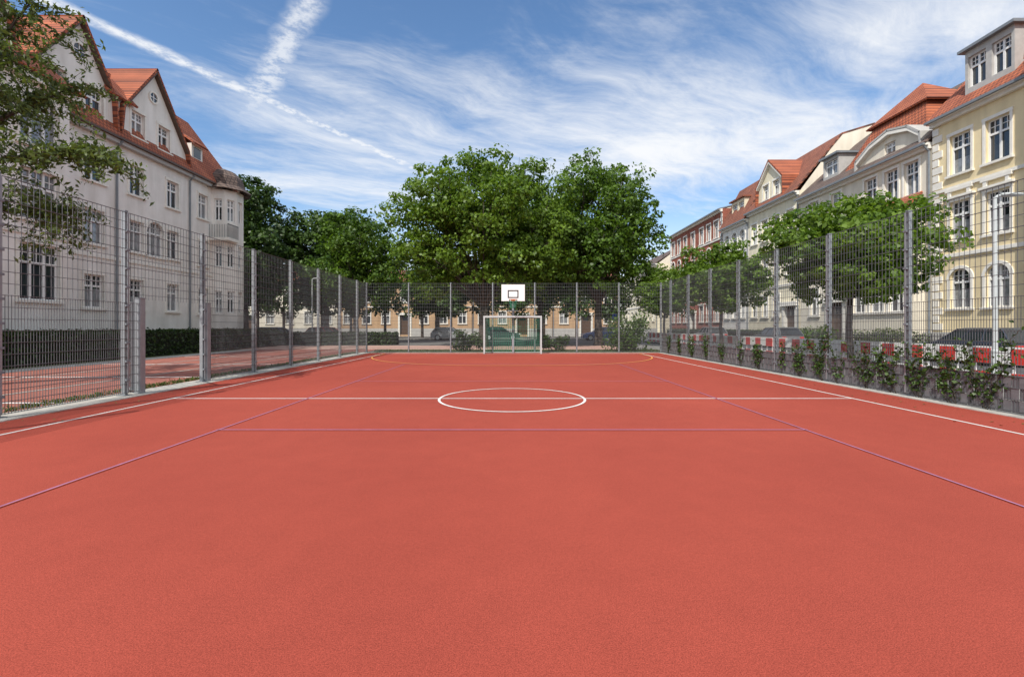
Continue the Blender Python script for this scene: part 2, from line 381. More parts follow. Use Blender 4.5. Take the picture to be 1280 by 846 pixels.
for _ in range(14): strand((-11.0+random.uniform(-.7,.4),11.0,4.4),(random.uniform(-.5,1),random.uniform(-.4,.4),random.uniform(-.6,.1)),random.uniform(.7,1.5),.12)
leafmesh('hanging_foliage',np.array(C),.145,'leaf_w',R,np.array(T),None,.38,droop=.7); b.obj('trunk_and_limbs',R,True)

def bush(name,x0,x1,y0,y1,h,n,size,m,box=False,z0=0):
    R=root(name,((x0+x1)/2,(y0+y1)/2,0)); 
    if box:
        p=np.column_stack([rng.uniform(x0,x1,n),rng.uniform(y0,y1,n),rng.uniform(z0,h,n)])
        k=rng.integers(0,5,n)
        p[k==0,0]=x0;p[k==1,0]=x1;p[k==2,2]=h;p[k==3,2]=h;p[k==4,1]=y0
        p+=rng.normal(0,.05,(n,3)); o=np.zeros((n,3)); o[k==0,0]=-1;o[k==1,0]=1;o[k==2,2]=1;o[k==3,2]=1;o[k==4,1]=-1
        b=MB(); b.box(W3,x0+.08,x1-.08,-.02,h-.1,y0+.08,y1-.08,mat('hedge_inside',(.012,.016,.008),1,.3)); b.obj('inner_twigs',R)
    else:
        L=max(6,n//90); cc=np.column_stack([rng.uniform(x0,x1,L),rng.uniform(y0,y1,L),rng.uniform(.15,.9,L)*h])
        i=rng.integers(0,L,n); e=dirs(n); r=min(x1-x0,h)*.3; p=cc[i]+e*r*rng.uniform(.5,1,n)[:,None]; o=e; p[:,2]=np.abs(p[:,2])
        b=MB()
        for c in cc: b.tube([((x0+x1)/2,(y0+y1)/2,-.05),tuple(c)],[.02,.006],'bark',4)
        b.obj('stems',R)
    leafmesh('foliage',p,size,m,R,rng.normal(.45,.22,n),o,.7)
bush('hedge',-19.4,-18.2,8,35.5,1.25,22000,.13,'hedge',True)
bush('hedge',-30,-9.6,37.2,38.2,.95,12000,.15,'hedge',True)
bush('shrub',6.0,8.4,27,29,2.1,2600,.16,'leaf',False)
bush('shrub',-3.4,-1.8,27,28.2,1.2,1200,.14,'leaf_d',False)
bush('shrub',1.6,3.4,27,28.2,.9,900,.14,'leaf_d',False)
bush('shrub',20.6,22.2,24.5,28.5,1.3,3000,.14,'leaf_w',False)
bush('shrub',20.8,22.2,30.5,35.5,1.4,3000,.14,'leaf',False)
bush('hedge',21,22.2,38,62,1.1,6000,.17,'hedge',True)
# climbing plants on right fence
for y in (8.15,8.8,9.5,10.15,10.9,11.9,12.45,13.4,14.3,15.7,16.9,18.4,19.8,21.5,23,24.6):
    R=root('climbing_ivy',(XR,y,0)); hh=random.uniform(.75,1.45); C=[]; wd=random.uniform(.05,.12)
    b=MB()
    for _ in range(random.choice((3,5,7))):
        p=Vector((XR+.02,y+random.uniform(-.08,.08),.0)); pts=[p.copy()]; dr=random.uniform(-.035,.035)
        while p.z<hh*random.uniform(.7,1.1):
            p=p+Vector((random.uniform(-.01,.01),random.uniform(-.06,.06)+dr,.08)); p.x=XR-.03+random.uniform(-.01,.02); pts.append(p.copy())
            if p.z>.2:
                for _ in range(int(random.uniform(1,8))): C.append((p.x+rng.normal(0,.035),p.y+rng.normal(0,wd),p.z+rng.normal(0,.06)))
        b.tube(pts,.006,'bark',4,False)
    b.obj('stems',R); leafmesh('ivy_leaves',np.array(C),.075,'leaf_d',R,None,None,.8)
C=[]
for _ in range(5000):
    C.append((XL-.5-abs(rng.normal(0,.15)),rng.uniform(0,26),rng.uniform(0,.07)))
for _ in range(2500): C.append((rng.uniform(-8,9),26.35+abs(rng.normal(0,.4)),rng.uniform(0,.15)))
leafmesh('grass',np.array(C),.09,'leaf_w',None,None,None,.25,droop=-3)
C=[]
for _ in range(260):
    s=random.choice((-1,1)); C.append(((XL+.35 if s<0 else XR-.3)-s*abs(rng.normal(0,.5)),rng.uniform(3,25),.012))
M['dry']=leafmat('dry_leaves',(.10,.06,.02),(.22,.15,.05),.1)
leafmesh('fallen_leaves',np.array(C),.05,'dry',None,None,np.tile((0,0,4.0),(len(C),1)),.6)

# ------------------------------------------------------------ buildings
def clip(poly,a,bp):
    out=[];n=len(poly)
    f=lambda p:(bp[0]-a[0])*(p[1]-a[1])-(bp[1]-a[1])*(p[0]-a[0])
    for i in range(n):
        p,q=poly[i],poly[(i+1)%n]; fp,fq=f(p),f(q)
        if fp>=0: out.append(p)
        if (fp>0 and fq<0) or (fp<0 and fq>0):
            t=fp/(fp-fq); out.append((p[0]+(q[0]-p[0])*t,p[1]+(q[1]-p[1])*t))
    return out
def wall(b,F,outline,wins,w,m):
    us=sorted({p[0] for p in outline}|{x[0]+s*x[2]/2 for x in wins for s in(-1,1)})
    vs=sorted({p[1] for p in outline}|{x[1]+s*x[3]/2 for x in wins for s in(-1,1)})
    for i in range(len(us)-1):
        for j in range(len(vs)-1):
            if us[i+1]-us[i]<1e-5 or vs[j+1]-vs[j]<1e-5: continue
            cu,cv=(us[i]+us[i+1])/2,(vs[j]+vs[j+1])/2
            if any(abs(cu-x[0])<x[2]/2 and abs(cv-x[1])<x[3]/2 for x in wins): continue
            p=[(us[i],vs[j]),(us[i+1],vs[j]),(us[i+1],vs[j+1]),(us[i],vs[j+1])]
            for q in range(len(outline)):
                p=clip(p,outline[q],outline[(q+1)%len(outline)])
                if len(p)<3: break
            if len(p)>=3: b.poly([F(a,c,w) for a,c in p],m)
def window(P,F,x,w,wm,trim='trim',sill=True):
    u,v,W,H=x[:4]; kind=x[4] if len(x)>4 else 'r'; d=.2
    u0,u1,v0,v1=u-W/2,u+W/2,v-H/2,v+H/2; b=P['windows']; t=P['trim']
    for q in ([(u0,v0),(u1,v0)],[(u1,v0),(u1,v1)],[(u1,v1),(u0,v1)],[(u0,v1),(u0,v0)]):
        P['walls'].poly([F(*q[0],w),F(*q[1],w),F(*q[1],w-d),F(*q[0],w-d)],wm)
    g=random.random(); gl='curtain' if g<.3 else 'glass'
    b.poly([F(u0,v0,w-d),F(u1,v0,w-d),F(u1,v1,w-d),F(u0,v1,w-d)],gl)
    if g>.72:
        hh=v0+H*random.uniform(.3,.6); b.poly([F(u0,v0,w-d+.006),F(u1,v0,w-d+.006),F(u1,hh,w-d+.006),F(u0,hh,w-d+.006)],'curtain')
    a,c=w-d+.012,w-d+.07; fw=.075
    b.box(F,u0,u0+fw,v0,v1,a,c,'frame'); b.box(F,u1-fw,u1,v0,v1,a,c,'frame')
    b.box(F,u0+fw,u1-fw,v0,v0+fw,a,c-.004,'frame'); b.box(F,u0+fw,u1-fw,v1-fw,v1,a,c-.004,'frame')
    tv=v0+H*.66; b.box(F,u0+fw,u1-fw,tv-.05,tv+.05,a,c+.004,'frame')
    nm=1 if W<1.35 else 2
    for k in range(nm):
        uu=u0+W*(k+1)/(nm+1); b.box(F,uu-.045,uu+.045,v0+fw,tv-.05,a,c-.002,'frame'); b.box(F,uu-.045,uu+.045,tv+.05,v1-fw,a,c-.002,'frame')
    for k in range(2*(nm+1)-1):
        if k%2==0:
            uu=u0+W*(k+1)/(2*(nm+1)); b.box(F,uu-.014,uu+.014,tv+.05,v1-fw,a,c-.03,'frame')
    mv=(tv+v1)/2; b.box(F,u0+fw,u1-fw,mv-.014,mv+.014,a,c-.028,'frame')
    if kind=='a':
        Rr=W/2; cv=v1-Rr
        for s in(-1,1):
            arc=[(u+s*Rr*math.cos(k*math.pi/16),cv+Rr*math.sin(k*math.pi/16)) for k in range(9)]
            for k in range(8):
                P['walls'].poly([F(u+s*Rr,v1,w+.001),F(*arc[k],w+.001),F(*arc[k+1],w+.001)],wm)
                P['walls'].poly([F(*arc[k],w),F(*arc[k+1],w),F(*arc[k+1],w-d+.08),F(*arc[k],w-d+.08)],wm)
                o1=[(u+(q[0]-u)*(1+.16/Rr),cv+(q[1]-cv)*(1+.16/Rr)) for q in(arc[k],arc[k+1])]
                t.add([F(*arc[k],w+.05),F(*arc[k+1],w+.05),F(*o1[1],w+.05),F(*o1[0],w+.05),F(*o1[1],w),F(*o1[0],w)],[(0,1,2,3),(3,2,4,5)],trim)
        vt=cv
    else:
        vt=v1
        if kind!='n': t.box(F,u0-.14,u1+.14,v1,v1+.16,w-.01,w+.06,trim)
        if kind=='h': t.box(F,u0-.22,u1+.22,v1+.162,v1+.27,w-.01,w+.17,trim)
    if kind!='n':
        t.box(F,u0-.12,u0,v0+.001,vt-.001,w-.01,w+.045,trim); t.box(F,u1,u1+.12,v0+.001,vt-.001,w-.01,w+.045,trim)
    if sill: t.box(F,u0-.17,u1+.17,v0-.11,v0-.002,w-.02,w+.13,trim)
def oculus(P,F,u,v,r,w,trim='trim'):
    n=18; pts=[(u+r*math.cos(2*math.pi*k/n),v+r*math.sin(2*math.pi*k/n)) for k in range(n)]
    P['windows'].poly([F(*p,w+.012) for p in pts],'glass')
    for k in range(n):
        a,c=pts[k],pts[(k+1)%n]; o=[(u+(q[0]-u)*1.35,v+(q[1]-v)*1.35) for q in(a,c)]
        P['trim'].add([F(*a,w+.07),F(*c,w+.07),F(*o[1],w+.07),F(*o[0],w+.07),F(*o[1],w),F(*o[0],w),F(*a,w+.01),F(*c,w+.01)],[(0,1,2,3),(3,2,4,5),(0,1,7,6)],trim)
    P['windows'].box(F,u-.02,u+.02,v-r,v+r,w+.014,w+.04,'frame'); P['windows'].box(F,u-r,u+r,v-.02,v+.02,w+.015,w+.038,'frame')
def parts(): return {k:MB() for k in('walls','windows','trim','roof','details')}
def finish(name,loc,P):
    R=root(name,loc)
    for k,b in P.items():
        if b.v: b.obj(k,R)
    return R
def ccw(pts):
    a=sum(pts[i][0]*pts[(i+1)%len(pts)][1]-pts[(i+1)%len(pts)][0]*pts[i][1] for i in range(len(pts)))
    return pts if a>0 else pts[::-1]
def shell(P,F,u0,u1,v1,depth,m,wins,w=0):
    wall(P['walls'],F,[(u0,0),(u1,0),(u1,v1),(u0,v1)],wins,w,m)
    for u in(u0,u1): P['walls'].poly([F(u,0,w),F(u,v1,w),F(u,v1,w-depth),F(u,0,w-depth)],m)
    P['walls'].poly([F(u0,0,w-depth),F(u1,0,w-depth),F(u1,v1,w-depth),F(u0,v1,w-depth)],m)
def gable(P,F,pts,wins,w,wallm,roofm,back=5.5,lift=.1,over=.28,closed=True):
    wall(P['walls'],F,ccw(pts),wins,w,wallm)
    for i in range(len(pts)-1):
        a,c=pts[i],pts[i+1]
        P['roof'].slab([F(a[0],a[1]+lift,w+over),F(c[0],c[1]+lift,w+over),F(c[0],c[1]+lift,w-back),F(a[0],a[1]+lift,w-back)],.12,roofm)
        P['trim'].add([F(a[0],a[1]+lift-.15,w+over-.02),F(c[0],c[1]+lift-.15,w+over-.02),F(c[0],c[1]+lift-.34,w+over-.02),F(a[0],a[1]+lift-.34,w+over-.02),
                       F(a[0],a[1]+lift-.34,w),F(c[0],c[1]+lift-.34,w)],[(0,1,2,3),(3,2,5,4)],'wood' if closed else 'trim')
def dormer(P,F,u,W,v0,H,w,wm,n=2,roofm='zinc',back=3):
    ws=[(u-W/2+W*(k+.5)/n,v0+H*.52,W/n-.28,H*.68,'n') for k in range(n)]
    wall(P['walls'],F,[(u-W/2,v0),(u+W/2,v0),(u+W/2,v0+H),(u-W/2,v0+H)],ws,w,wm)
    for x in ws: window(P,F,x,w,wm,sill=False)
    for s in(-1,1): P['walls'].poly([F(u+s*W/2,v0,w),F(u+s*W/2,v0+H,w),F(u+s*W/2,v0+H,w-back),F(u+s*W/2,v0,w-back)],wm)
    P['roof'].box(F,u-W/2-.18,u+W/2+.18,v0+H,v0+H+.14,w-back,w+.25,roofm)
def roof_simple(P,F,u0,u1,v,w,rise,run,m,top_rise=0,depth=12,over=.45):
    P['roof'].slab([F(u0,v,w+over),F(u1,v,w+over),F(u1,v+rise,w-run),F(u0,v+rise,w-run)],.12,m)
    P['roof'].slab([F(u0,v+rise,w-run),F(u1,v+rise,w-run),F(u1,v+rise+top_rise,w-depth/2),F(u0,v+rise+top_rise,w-depth/2)],.12,m)
    P['roof'].slab([F(u0,v,w-depth-over),F(u1,v,w-depth-over),F(u1,v+rise+top_rise,w-depth/2),F(u0,v+rise+top_rise,w-depth/2)],.12,m)
    for u in(u0+.03,u1-.03): P['walls'].poly([F(u,v-.1,w),F(u,v+rise-.1,w-run),F(u,v+rise+top_rise-.15,w-depth/2),F(u,v-.1,w-depth)],'pl_beige')
def gutter(P,F,u0,u1,v,w): P['details'].box(F,u0,u1,v-.16,v-.03,w+.40,w+.53,'zinc')
def pipe(P,F,u,v,w): 
    P['details'].tube([F(u,0,w+.09),F(u,v-.5,w+.09),F(u,v-.12,w+.42)],.055,'zinc',8)

# ---- left building ------------------------------------------------
F=lambda u,v,w:(-22+w,u,v)
P=parts(); wm='pl_white'; E=11.9
W=[]
for v,h in((3.35,1.75),(6.75,1.8),(10.0,1.7)):
    W+=[(23.95,v,1.15,h,'r'),(26.65,v,1.0,h,'r'),(29.5,v,1.0,h,'r')]
W+=[(28.05,6.85,1.35,2.1,'a'),(23.0-.45,6.9,.8,1.6,'a')]
W+=[(32.4,3.3,1.0,1.8,'r'),(32.4,6.7,1.0,1.8,'r'),(32.4,10,1.0,1.7,'r'),(9,3.4,1.2,1.9,'r'),(12,3.4,1.2,1.9,'r'),(9,6.8,1.2,1.9,'r'),(12,6.8,1.2,1.9,'r'),(12,10,1.2,1.8,'r')]
shell(P,F,4,36.2,E,12,wm,W)
for x in W: window(P,F,x,0,wm,'trim')
G1=[(20.3,E),(20.7,13.8),(23.1,17.2),(25.1,13.9),(25.25,E)]
G2=[(25.3,E),(25.5,13.9),(27.9,17.2),(30.7,13.2),(30.95,E)]
w1=[(23.95,13.25,1.05,1.55,'r'),(21.9,13.25,1.05,1.55,'r')]; w2=[(26.75,13.3,.95,1.5,'r'),(28.75,13.3,.95,1.5,'r')]
gable(P,F,G1,w1,.004,wm,'roof_red'); gable(P,F,G2,w2,.004,wm,'roof_red')
for x in w1+w2: window(P,F,x,.004,wm)
oculus(P,F,23.1,15.5,.33,.004); oculus(P,F,27.9,15.5,.28,.004)
P['roof'].slab([F(24.5,14.2,.35),F(26.4,14.2,.35),F(26.2,15.7,-1.0),F(24.7,15.7,-1.0)],.12,'roof_red')
P['walls'].box(F,24.8,26.2,11.9,14.25,-1.5,.02,wm)
u0,u1=4,36.6
P['roof'].slab([F(u0,E,.45),F(u1,E,.45),F(u1-2.6,16.7,-2.2),F(u0,16.7,-2.2)],.14,'roof_red')
P['roof'].slab([F(u1,E,.45),F(u1,E,-12.4),F(u1-2.6,16.7,-9.8),F(u1-2.6,16.7,-2.2)],.14,'roof_red')
P['roof'].slab([F(u0,16.7,-2.2),F(u1-2.6,16.7,-2.2),F(u1-5,18.4,-6),F(u0,18.4,-6)],.14,'roof_brown')
P['roof'].slab([F(u1-2.6,16.7,-2.2),F(u1-2.6,16.7,-9.8),F(u1-5,18.4,-6)],.14,'roof_brown')
P['roof'].slab([F(u0,E,-12.4),F(u1,E,-12.4),F(u1-5,18.4,-6),F(u0,18.4,-6)],.14,'roof_red')
P['roof'].slab([F(31.6,14.3,.0),F(33.0,14.3,.0),F(32.8,15.4,-1.6),F(31.8,15.4,-1.6)],.12,'roof_red')
P['walls'].box(F,31.75,32.85,13.2,14.3,-1.7,-.35,wm); P['windows'].box(F,31.95,32.65,13.4,14.1,-.349,-.33,'glass')
P['trim'].box(F,21.7,36.3,E-.28,E-.06,-.01,.30,'trim_grey'); P['trim'].box(F,21.7,36.3,E-.06,E+.05,-.01,.46,'wood')
P['trim'].box(F,21.7,36.3,5.15,5.3,-.01,.07,'trim')
P['trim'].box(F,21.7,36.25,0,1.15,-.01,.08,'trim_grey')
pipe(P,F,25.25,E,0); pipe(P,F,30.98,E,0)
FB2=lambda u,v,w:(-21+w,u,v)
Wb=[(20.25,3.9,1.75,2.5,'r'),(20.25,7.3,1.7,2.2,'r'),(20.25,10.6,1.7,2.3,'a'),(17.2,3.9,1.75,2.5,'r'),(17.2,7.3,1.7,2.2,'r'),(17.2,10.6,1.7,2.3,'a')]
wall(P['walls'],FB2,[(15,0),(21.6,0),(21.6,12.6),(15,12.6)],Wb,0,wm)
for x in Wb: window(P,FB2,x,0,wm)
for u in(15,21.6): P['walls'].poly([FB2(u,0,0),FB2(u,12.6,0),FB2(u,12.6,-1),FB2(u,0,-1)],wm)
P['roof'].slab([FB2(14.6,12.55,.5),FB2(22.0,12.55,.5),FB2(21.2,14.2,-1.4),FB2(15.2,14.2,-1.4)],.13,'roof_red')
P['roof'].slab([FB2(22.0,12.55,.5),FB2(22.0,12.55,-1.1),FB2(21.2,14.2,-1.4)],.13,'roof_red')
P['trim'].box(FB2,14.9,21.7,12.2,12.45,-.01,.3,'trim'); P['trim'].box(FB2,14.95,21.65,0,1.2,-.01,.07,'trim_grey'); P['trim'].box(FB2,14.95,21.65,5.5,5.7,-.01,.08,'trim')
gable(P,F,[(13.5,E),(13.6,13.8),(17.2,18.2),(19.9,15.0),(20.2,E)],[],.006,wm,'roof_red')
cu,r=34.7,1.35; angs=[math.radians(a) for a in(-90,-54,-18,18,54,90)]
pp=[(cu+r*math.sin(a),r*math.cos(a)) for a in angs]
for i in range(5):
    a,c=Vector(pp[i]),Vector(pp[i+1]); d=(c-a); Lg=d.length; d/=Lg; nn=Vector((-d.y,d.x))
    if nn.y<0 and abs(nn.y)>.01: nn=-nn
    def FT(u,v,w,a=a,d=d,nn=nn): q=a+d*u+nn*w; return F(q.x,v,q.y)
    ws=[(Lg/2,v,.5,1.6,'n') for v in(3.3,6.7,10.1)]
    wall(P['walls'],FT,[(0,0),(Lg,0),(Lg,11.6),(0,11.6)],ws,0,wm)
    for x in ws: window(P,FT,x,0,wm,sill=False)
    rings=[(1.42,11.65),(1.1,12.05),(.95,12.7),(.6,13.2),(.02,13.5)]
    for (ra,va),(rb,vb) in zip(rings[:-1],rings[1:]):
        q=[(cu+(pp[i][0]-cu)*ra,pp[i][1]*ra),(cu+(pp[i+1][0]-cu)*ra,pp[i+1][1]*ra),(cu+(pp[i+1][0]-cu)*rb,pp[i+1][1]*rb),(cu+(pp[i][0]-cu)*rb,pp[i][1]*rb)]
        P['roof'].slab([F(q[0][0],va,q[0][1]),F(q[1][0],va,q[1][1]),F(q[2][0],vb,q[2][1]),F(q[3][0],vb,q[3][1])],.1,'roof_brown')
P['trim'].box(F,32.9,34.2,7.75,7.95,.0,1.5,'trim')
for k in range(12):
    P['details'].box(F,32.95+k*.11,32.97+k*.11,7.95,8.9,1.43,1.45,'iron')
P['details'].box(F,32.92,34.2,8.9,8.95,1.42,1.46,'iron')
for k in range(12): P['details'].box(F,32.92,32.94,7.95,8.9,.1+k*.12,.12+k*.12,'iron')
finish('white_apartment_house',(-22,20,0),P)

# ---- right row ----------------------------------------------------
F=lambda u,v,w:(23-w,u,v)
def house(name,u0,u1,E,cols,rows,W,H,wm,roof,kinds=('r','r','r'),gables=(),dorms=(),trim='trim',door=None,quoin=False,F=F,depth=12,plinth='trim_grey',wd=.0):
    P=parts(); ws=[]
    for j,v in enumerate(rows):
        for c in cols:
            if door is not None and j==0 and abs(c-door)<.4: continue
            ws.append((c,v,W,H,kinds[j%len(kinds)]))
    if door is not None: ws2=ws+[(door,1.75,1.5,2.9)]
    else: ws2=ws
    shell(P,F,u0,u1,E,depth,wm,ws2,wd)
    for x in ws: window(P,F,x,wd,wm,trim)
    if door is not None:
        P['details'].box(F,door-.75,door+.75,.1,3.2,wd-.3,wd-.22,'wood'); P['windows'].box(F,door-.4,door+.4,2.4,3.0,wd-.22,wd-.2,'glass')
        P['trim'].box(F,door-1.0,door-.75,0,3.2,wd-.3,wd+.12,trim); P['trim'].box(F,door+.75,door+1.0,0,3.2,wd-.3,wd+.12,trim); P['trim'].box(F,door-1.1,door+1.1,3.2,3.55,wd-.3,wd+.25,trim)
        P['trim'].box(F,u0,door-1.002,0,1.2,wd-.01,wd+.07,plinth); P['trim'].box(F,door+1.002,u1,0,1.2,wd-.01,wd+.07,plinth)
    else: P['trim'].box(F,u0,u1,0,1.2,wd-.01,wd+.07,plinth)
    P['trim'].box(F,u0,u1,E-.35,E-.16,wd-.01,wd+.22,trim); P['trim'].box(F,u0,u1,E-.158,E-.02,wd-.01,wd+.38,trim)
    P['trim'].box(F,u0+.003,u1-.003,rows[0]+H/2+.62,rows[0]+H/2+.82,wd-.01,wd+.09,trim)
    if quoin:
        v=1.3
        while v<E-.6:
            for s,uq in((1,u0),(-1,u1)):
                ww=.55 if int(v/.42)%2 else .35
                a,c=sorted((uq,uq+s*ww)); P['trim'].box(F,a,c,v,v+.36,wd-.01,wd+.05,trim)
            v+=.42
    rise,run,tr,rm=roof; roof_simple(P,F,u0,u1,E,wd,rise,run,rm,tr,depth); gutter(P,F,u0,u1,E,wd); pipe(P,F,u0+.1,E,wd)
    for g in gables:
        gable(P,F,g[0],g[1],wd+.004,wm,g[2],closed=False)
        for x in g[1]: window(P,F,x,wd+.004,wm,trim)
    for d in dorms: dormer(P,F,*d)
    return P
P=house('a',11,24.85,12.6,[13.2,15.6,18.1,21.55,23.35],[3.45,6.95,10.4],1.1,2.05,'pl_yellow',(3.6,3.0,1.0,'roof_red'),('a','h','r'),
   dorms=[(22.2,2.3,13.2,2.3,-.25,'trim_grey',2)],quoin=True,door=18.1)
P['trim'].box(F,19.55,20.15,0,12.2,.01,.16,'trim_grey')
for v in(5.2,8.7): P['trim'].box(F,20.2,24.8,v-.08,v+.08,.01,.10,'trim')
for c in(21.55,23.35):
    for v in(8.05,): 
        P['trim'].box(F,c-.7,c+.7,v+.45,v+.62,.01,.14,'trim')
        for k in(-.5,.5): P['trim'].box(F,c+k-.08,c+k+.08,v+.15,v+.45,.01,.12,'trim')
FY=lambda u,v,w:(22.3-w,u,v)
ws=[(17.6,v,1.3,2.1,'r') for v in(6.95,10.4)]+[(17.6,3.45,1.3,2.1,'a')]
wall(P['walls'],FY,[(15.6,0),(19.5,0),(19.5,12.9),(15.6,12.9)],ws,0,'pl_beige')
for x in ws: window(P,FY,x,0,'pl_beige')
for u in(15.6,19.5): P['walls'].poly([FY(u,0,0),FY(u,12.9,0),FY(u,12.9,-.8),FY(u,0,-.8)],'pl_beige')
gable(P,FY,[(15.5,12.9),(15.6,13.6),(17.55,16.2),(19.5,13.6),(19.6,12.9)],[],.004,'pl_beige','roof_red',back=4)
finish('yellow_apartment_house',(23,18,0),P)
cg=[(25.3,11.6),(25.35,12.3),(26.2,13.0),(27.6,13.35),(29.0,13.0),(30.2,12.3),(30.25,11.6)]
P=house('b',24.9,36.3,11.6,[26.2,27.6,29.2,32.3,34.6],[3.3,6.7,10.0],.98,1.95,'pl_beige',(4.4,4.4,1.2,'roof_brown'),('r','r','r'),
   gables=[(cg,[(27.7,12.3,.8,.8,'n')],'trim_grey')],dorms=[(33.4,1.6,12.3,1.6,-.4,'trim_grey',1)],door=32.3)
ca,cb=25.6,32.0
c=[F(ca,12.2,-.3),F(cb,12.2,-.3),F(cb,12.2,-6),F(ca,12.2,-6)]; t=[F(ca+1.3,14.9,-1.5),F(cb-1.3,14.9,-1.5),F(cb-1.3,14.9,-4.6),F(ca+1.3,14.9,-4.6)]
for i in range(4): P['roof'].slab([c[i],c[(i+1)%4],t[(i+1)%4],t[i]],.12,'roof_red')
ap=F(28.8,16.9,-3.0); e=[Vector(q)+(Vector(q)-Vector((ap[0],ap[1],14.9)))*.22 for q in t]
for i in range(4): P['roof'].slab([e[i]+Vector((0,0,-.05)),e[(i+1)%4]+Vector((0,0,-.05)),ap],.12,'roof_red')
FBy=lambda u,v,w:(22.1-w,u,v); ws=[(q,v,1.0,1.9,'r') for v in(3.3,6.7) for q in(26.2,27.6,29.0)]
wall(P['walls'],FBy,[(25.4,0),(29.8,0),(29.8,8.2),(25.4,8.2)],ws,0,'pl_beige')
for x in ws: window(P,FBy,x,0,'pl_beige')
for u in(25.4,29.8): P['walls'].poly([FBy(u,0,0),FBy(u,8.2,0),FBy(u,8.2,-.92),FBy(u,0,-.92)],'pl_beige')
P['roof'].slab([FBy(25.1,8.15,.3),FBy(30.1,8.15,.3),FBy(29.7,9.1,-.88),FBy(25.5,9.1,-.88)],.12,'roof_red')
P['trim'].box(FBy,25.38,29.82,4.75,5.0,.0,.08,'trim')
finish('beige_apartment_house',(23,30,0),P)
P=house('c',36.4,44.2,12.4,[37.6,39.6,41.4,43.2],[3.3,6.8,10.2],1.0,1.9,'pl_cream',(4.6,3.4,.8,'roof_red2'),('r','h','r'),
   gables=[([(38.2,12.4),(38.3,14.2),(40.4,16.2),(42.5,14.2),(42.6,12.4)],[(39.6,13.6,.9,1.3,'r'),(41.2,13.6,.9,1.3,'r')],'roof_red')],door=37.6)
finish('cream_apartment_house',(23,40,0),P)
P=house('e',44.25,49.6,12.0,[45.4,47,48.6],[3.3,6.8,10.2],1.0,1.9,'pl_white',(4.2,1.8,1.2,'roof_red2'),('r','r','a'),dorms=[(46.9,2.6,12.5,2.0,-.3,'pl_cream',2,'roof_red2')])
finish('pale_apartment_house',(23,47,0),P)
P=house('d',49.7,66,14.4,[51.2,53.2,55.2,57.8,60.4,62.6,64.8],[3.0,6.3,9.6,12.4],1.1,1.9,'brick',(1.6,5.8,.1,'zinc'),('h','h','a','r'),quoin=True,door=57.8)
for v in(8.1,11.1): P['trim'].box(F,49.72,65.98,v,v+.18,.0,.08,'trim')
finish('red_brick_house',(23,58,0),P)
P=house('f',72,96,11.5,[74+2.6*k for k in range(8)],[3.3,6.6,9.8],1.1,1.8,'pl_cream',(3.0,4,.8,'roof_brown'))
finish('distant_apartment_house',(23,84,0),P)
for (a,c) in((11.5,17.3),(19.2,31.2),(33.4,48)):
    b=MB(); 
    for y in np.arange(a,c,.16): b.box(W3,20.48,20.50,.1,1.15,y-.01,y+.01,'iron')
    for v in(.25,1.0): b.box(W3,20.46,20.475,v,v+.04,a,c,'iron')
    b.box(W3,20.42,20.56,.08,.22,a,c,'trim_grey'); b.obj('garden_railing')

# ---- low row beyond the trees across the street -------------------
def cross(name,x0,x1,E,wm,rm,y=68):
    n=max(2,int((x1-x0)/2.6)); cols=[x0+(x1-x0)*(k+.5)/n for k in range(n)]
    FX=lambda u,v,w:(u,y-w,v)
    P=house(name,x0,x1,E,cols,[2.8,6.0],1.15,1.8,wm,(2.2,3.5,.5,rm),F=FX,door=cols[n//2]); finish(name,((x0+x1)/2,y,0),P)
cross('ochre_apartment_house',-26,-6,7.9,'pl_orange','roof_red2')
cross('cream_apartment_house',-5.9,6,7.9,'pl_orange','roof_brown')
cross('ochre_apartment_house',6.1,16,7.9,'pl_orange','roof_red2')
cross('white_apartment_house',-52,-26.1,7.9,'pl_beige','roof_red')

# ------------------------------------------------------------ goal + basketball hoop
M['alu']=mat('aluminium_tube',(.52,.55,.55),.35,.06,5,metal=.15)
M['net']=mat('green_net_cord',(.05,.26,.16),.8,.2)
R=root('football_goal',(.06,25.0,0)); b=MB(); x0,x1,y=-1.53,1.6,25.0
for x in(x0,x1): b.box(W3,x-.04,x+.04,0.005,2.08,y-.04,y+.04,'alu')
b.box(W3,x0+.041,x1-.041,2.0,2.08,y-.04,y+.04,'alu')
for x in(x0,x1):
    b.tube([(x,y+.05,2.04),(x,y+.55,2.0),(x,y+.78,.03)],.022,'alu',8); b.tube([(x,y+.04,.03),(x,y+.78,.03)],.022,'alu',8)
b.tube([(x0,y+.78,.03),(x1,y+.78,.03)],.022,'alu',8); b.tube([(x0,y+.55,2.0),(x1,y+.55,2.0)],.022,'alu',8)
b.obj('frame',R)
b=MB(); r=.009
yb=lambda z:y+.55+(2.0-z)/1.97*.23
for i in range(int((x1-x0)/.12)+1):
    x=x0+i*.12; b.tube([(x,y+.04,2.04),(x,y+.55,1.99),(x,yb(.03)-.01,.04)],r,'net',4,False)
for j in range(17):
    z=.05+j*.12; b.tube([(x0,y+.04,z),(x0,yb(z),z)],r,'net',4,False); b.tube([(x1,y+.04,z),(x1,yb(z),z)],r,'net',4,False); b.tube([(x0,yb(z),z),(x1,yb(z),z)],r,'net',4,False)
for q in(.12,.24,.36,.48): 
    b.tube([(x0,y+q,2.03),(x1,y+q,2.03)],r,'net',4,False)
    for x in(x0,x1): b.tube([(x,y+q,0.04),(x,y+q,2.02)],r,'net',4,False)
b.obj('net',R)
M['white']=mat('white_board',(.82,.82,.81),.35,.02); M['black']=mat('black_paint',(.02,.02,.02),.5,.1); M['orange']=mat('orange_hoop',(.6,.10,.02),.4,.1)
R=root('basketball_hoop',(.05,25.75,0)); b=MB(); cx=.06
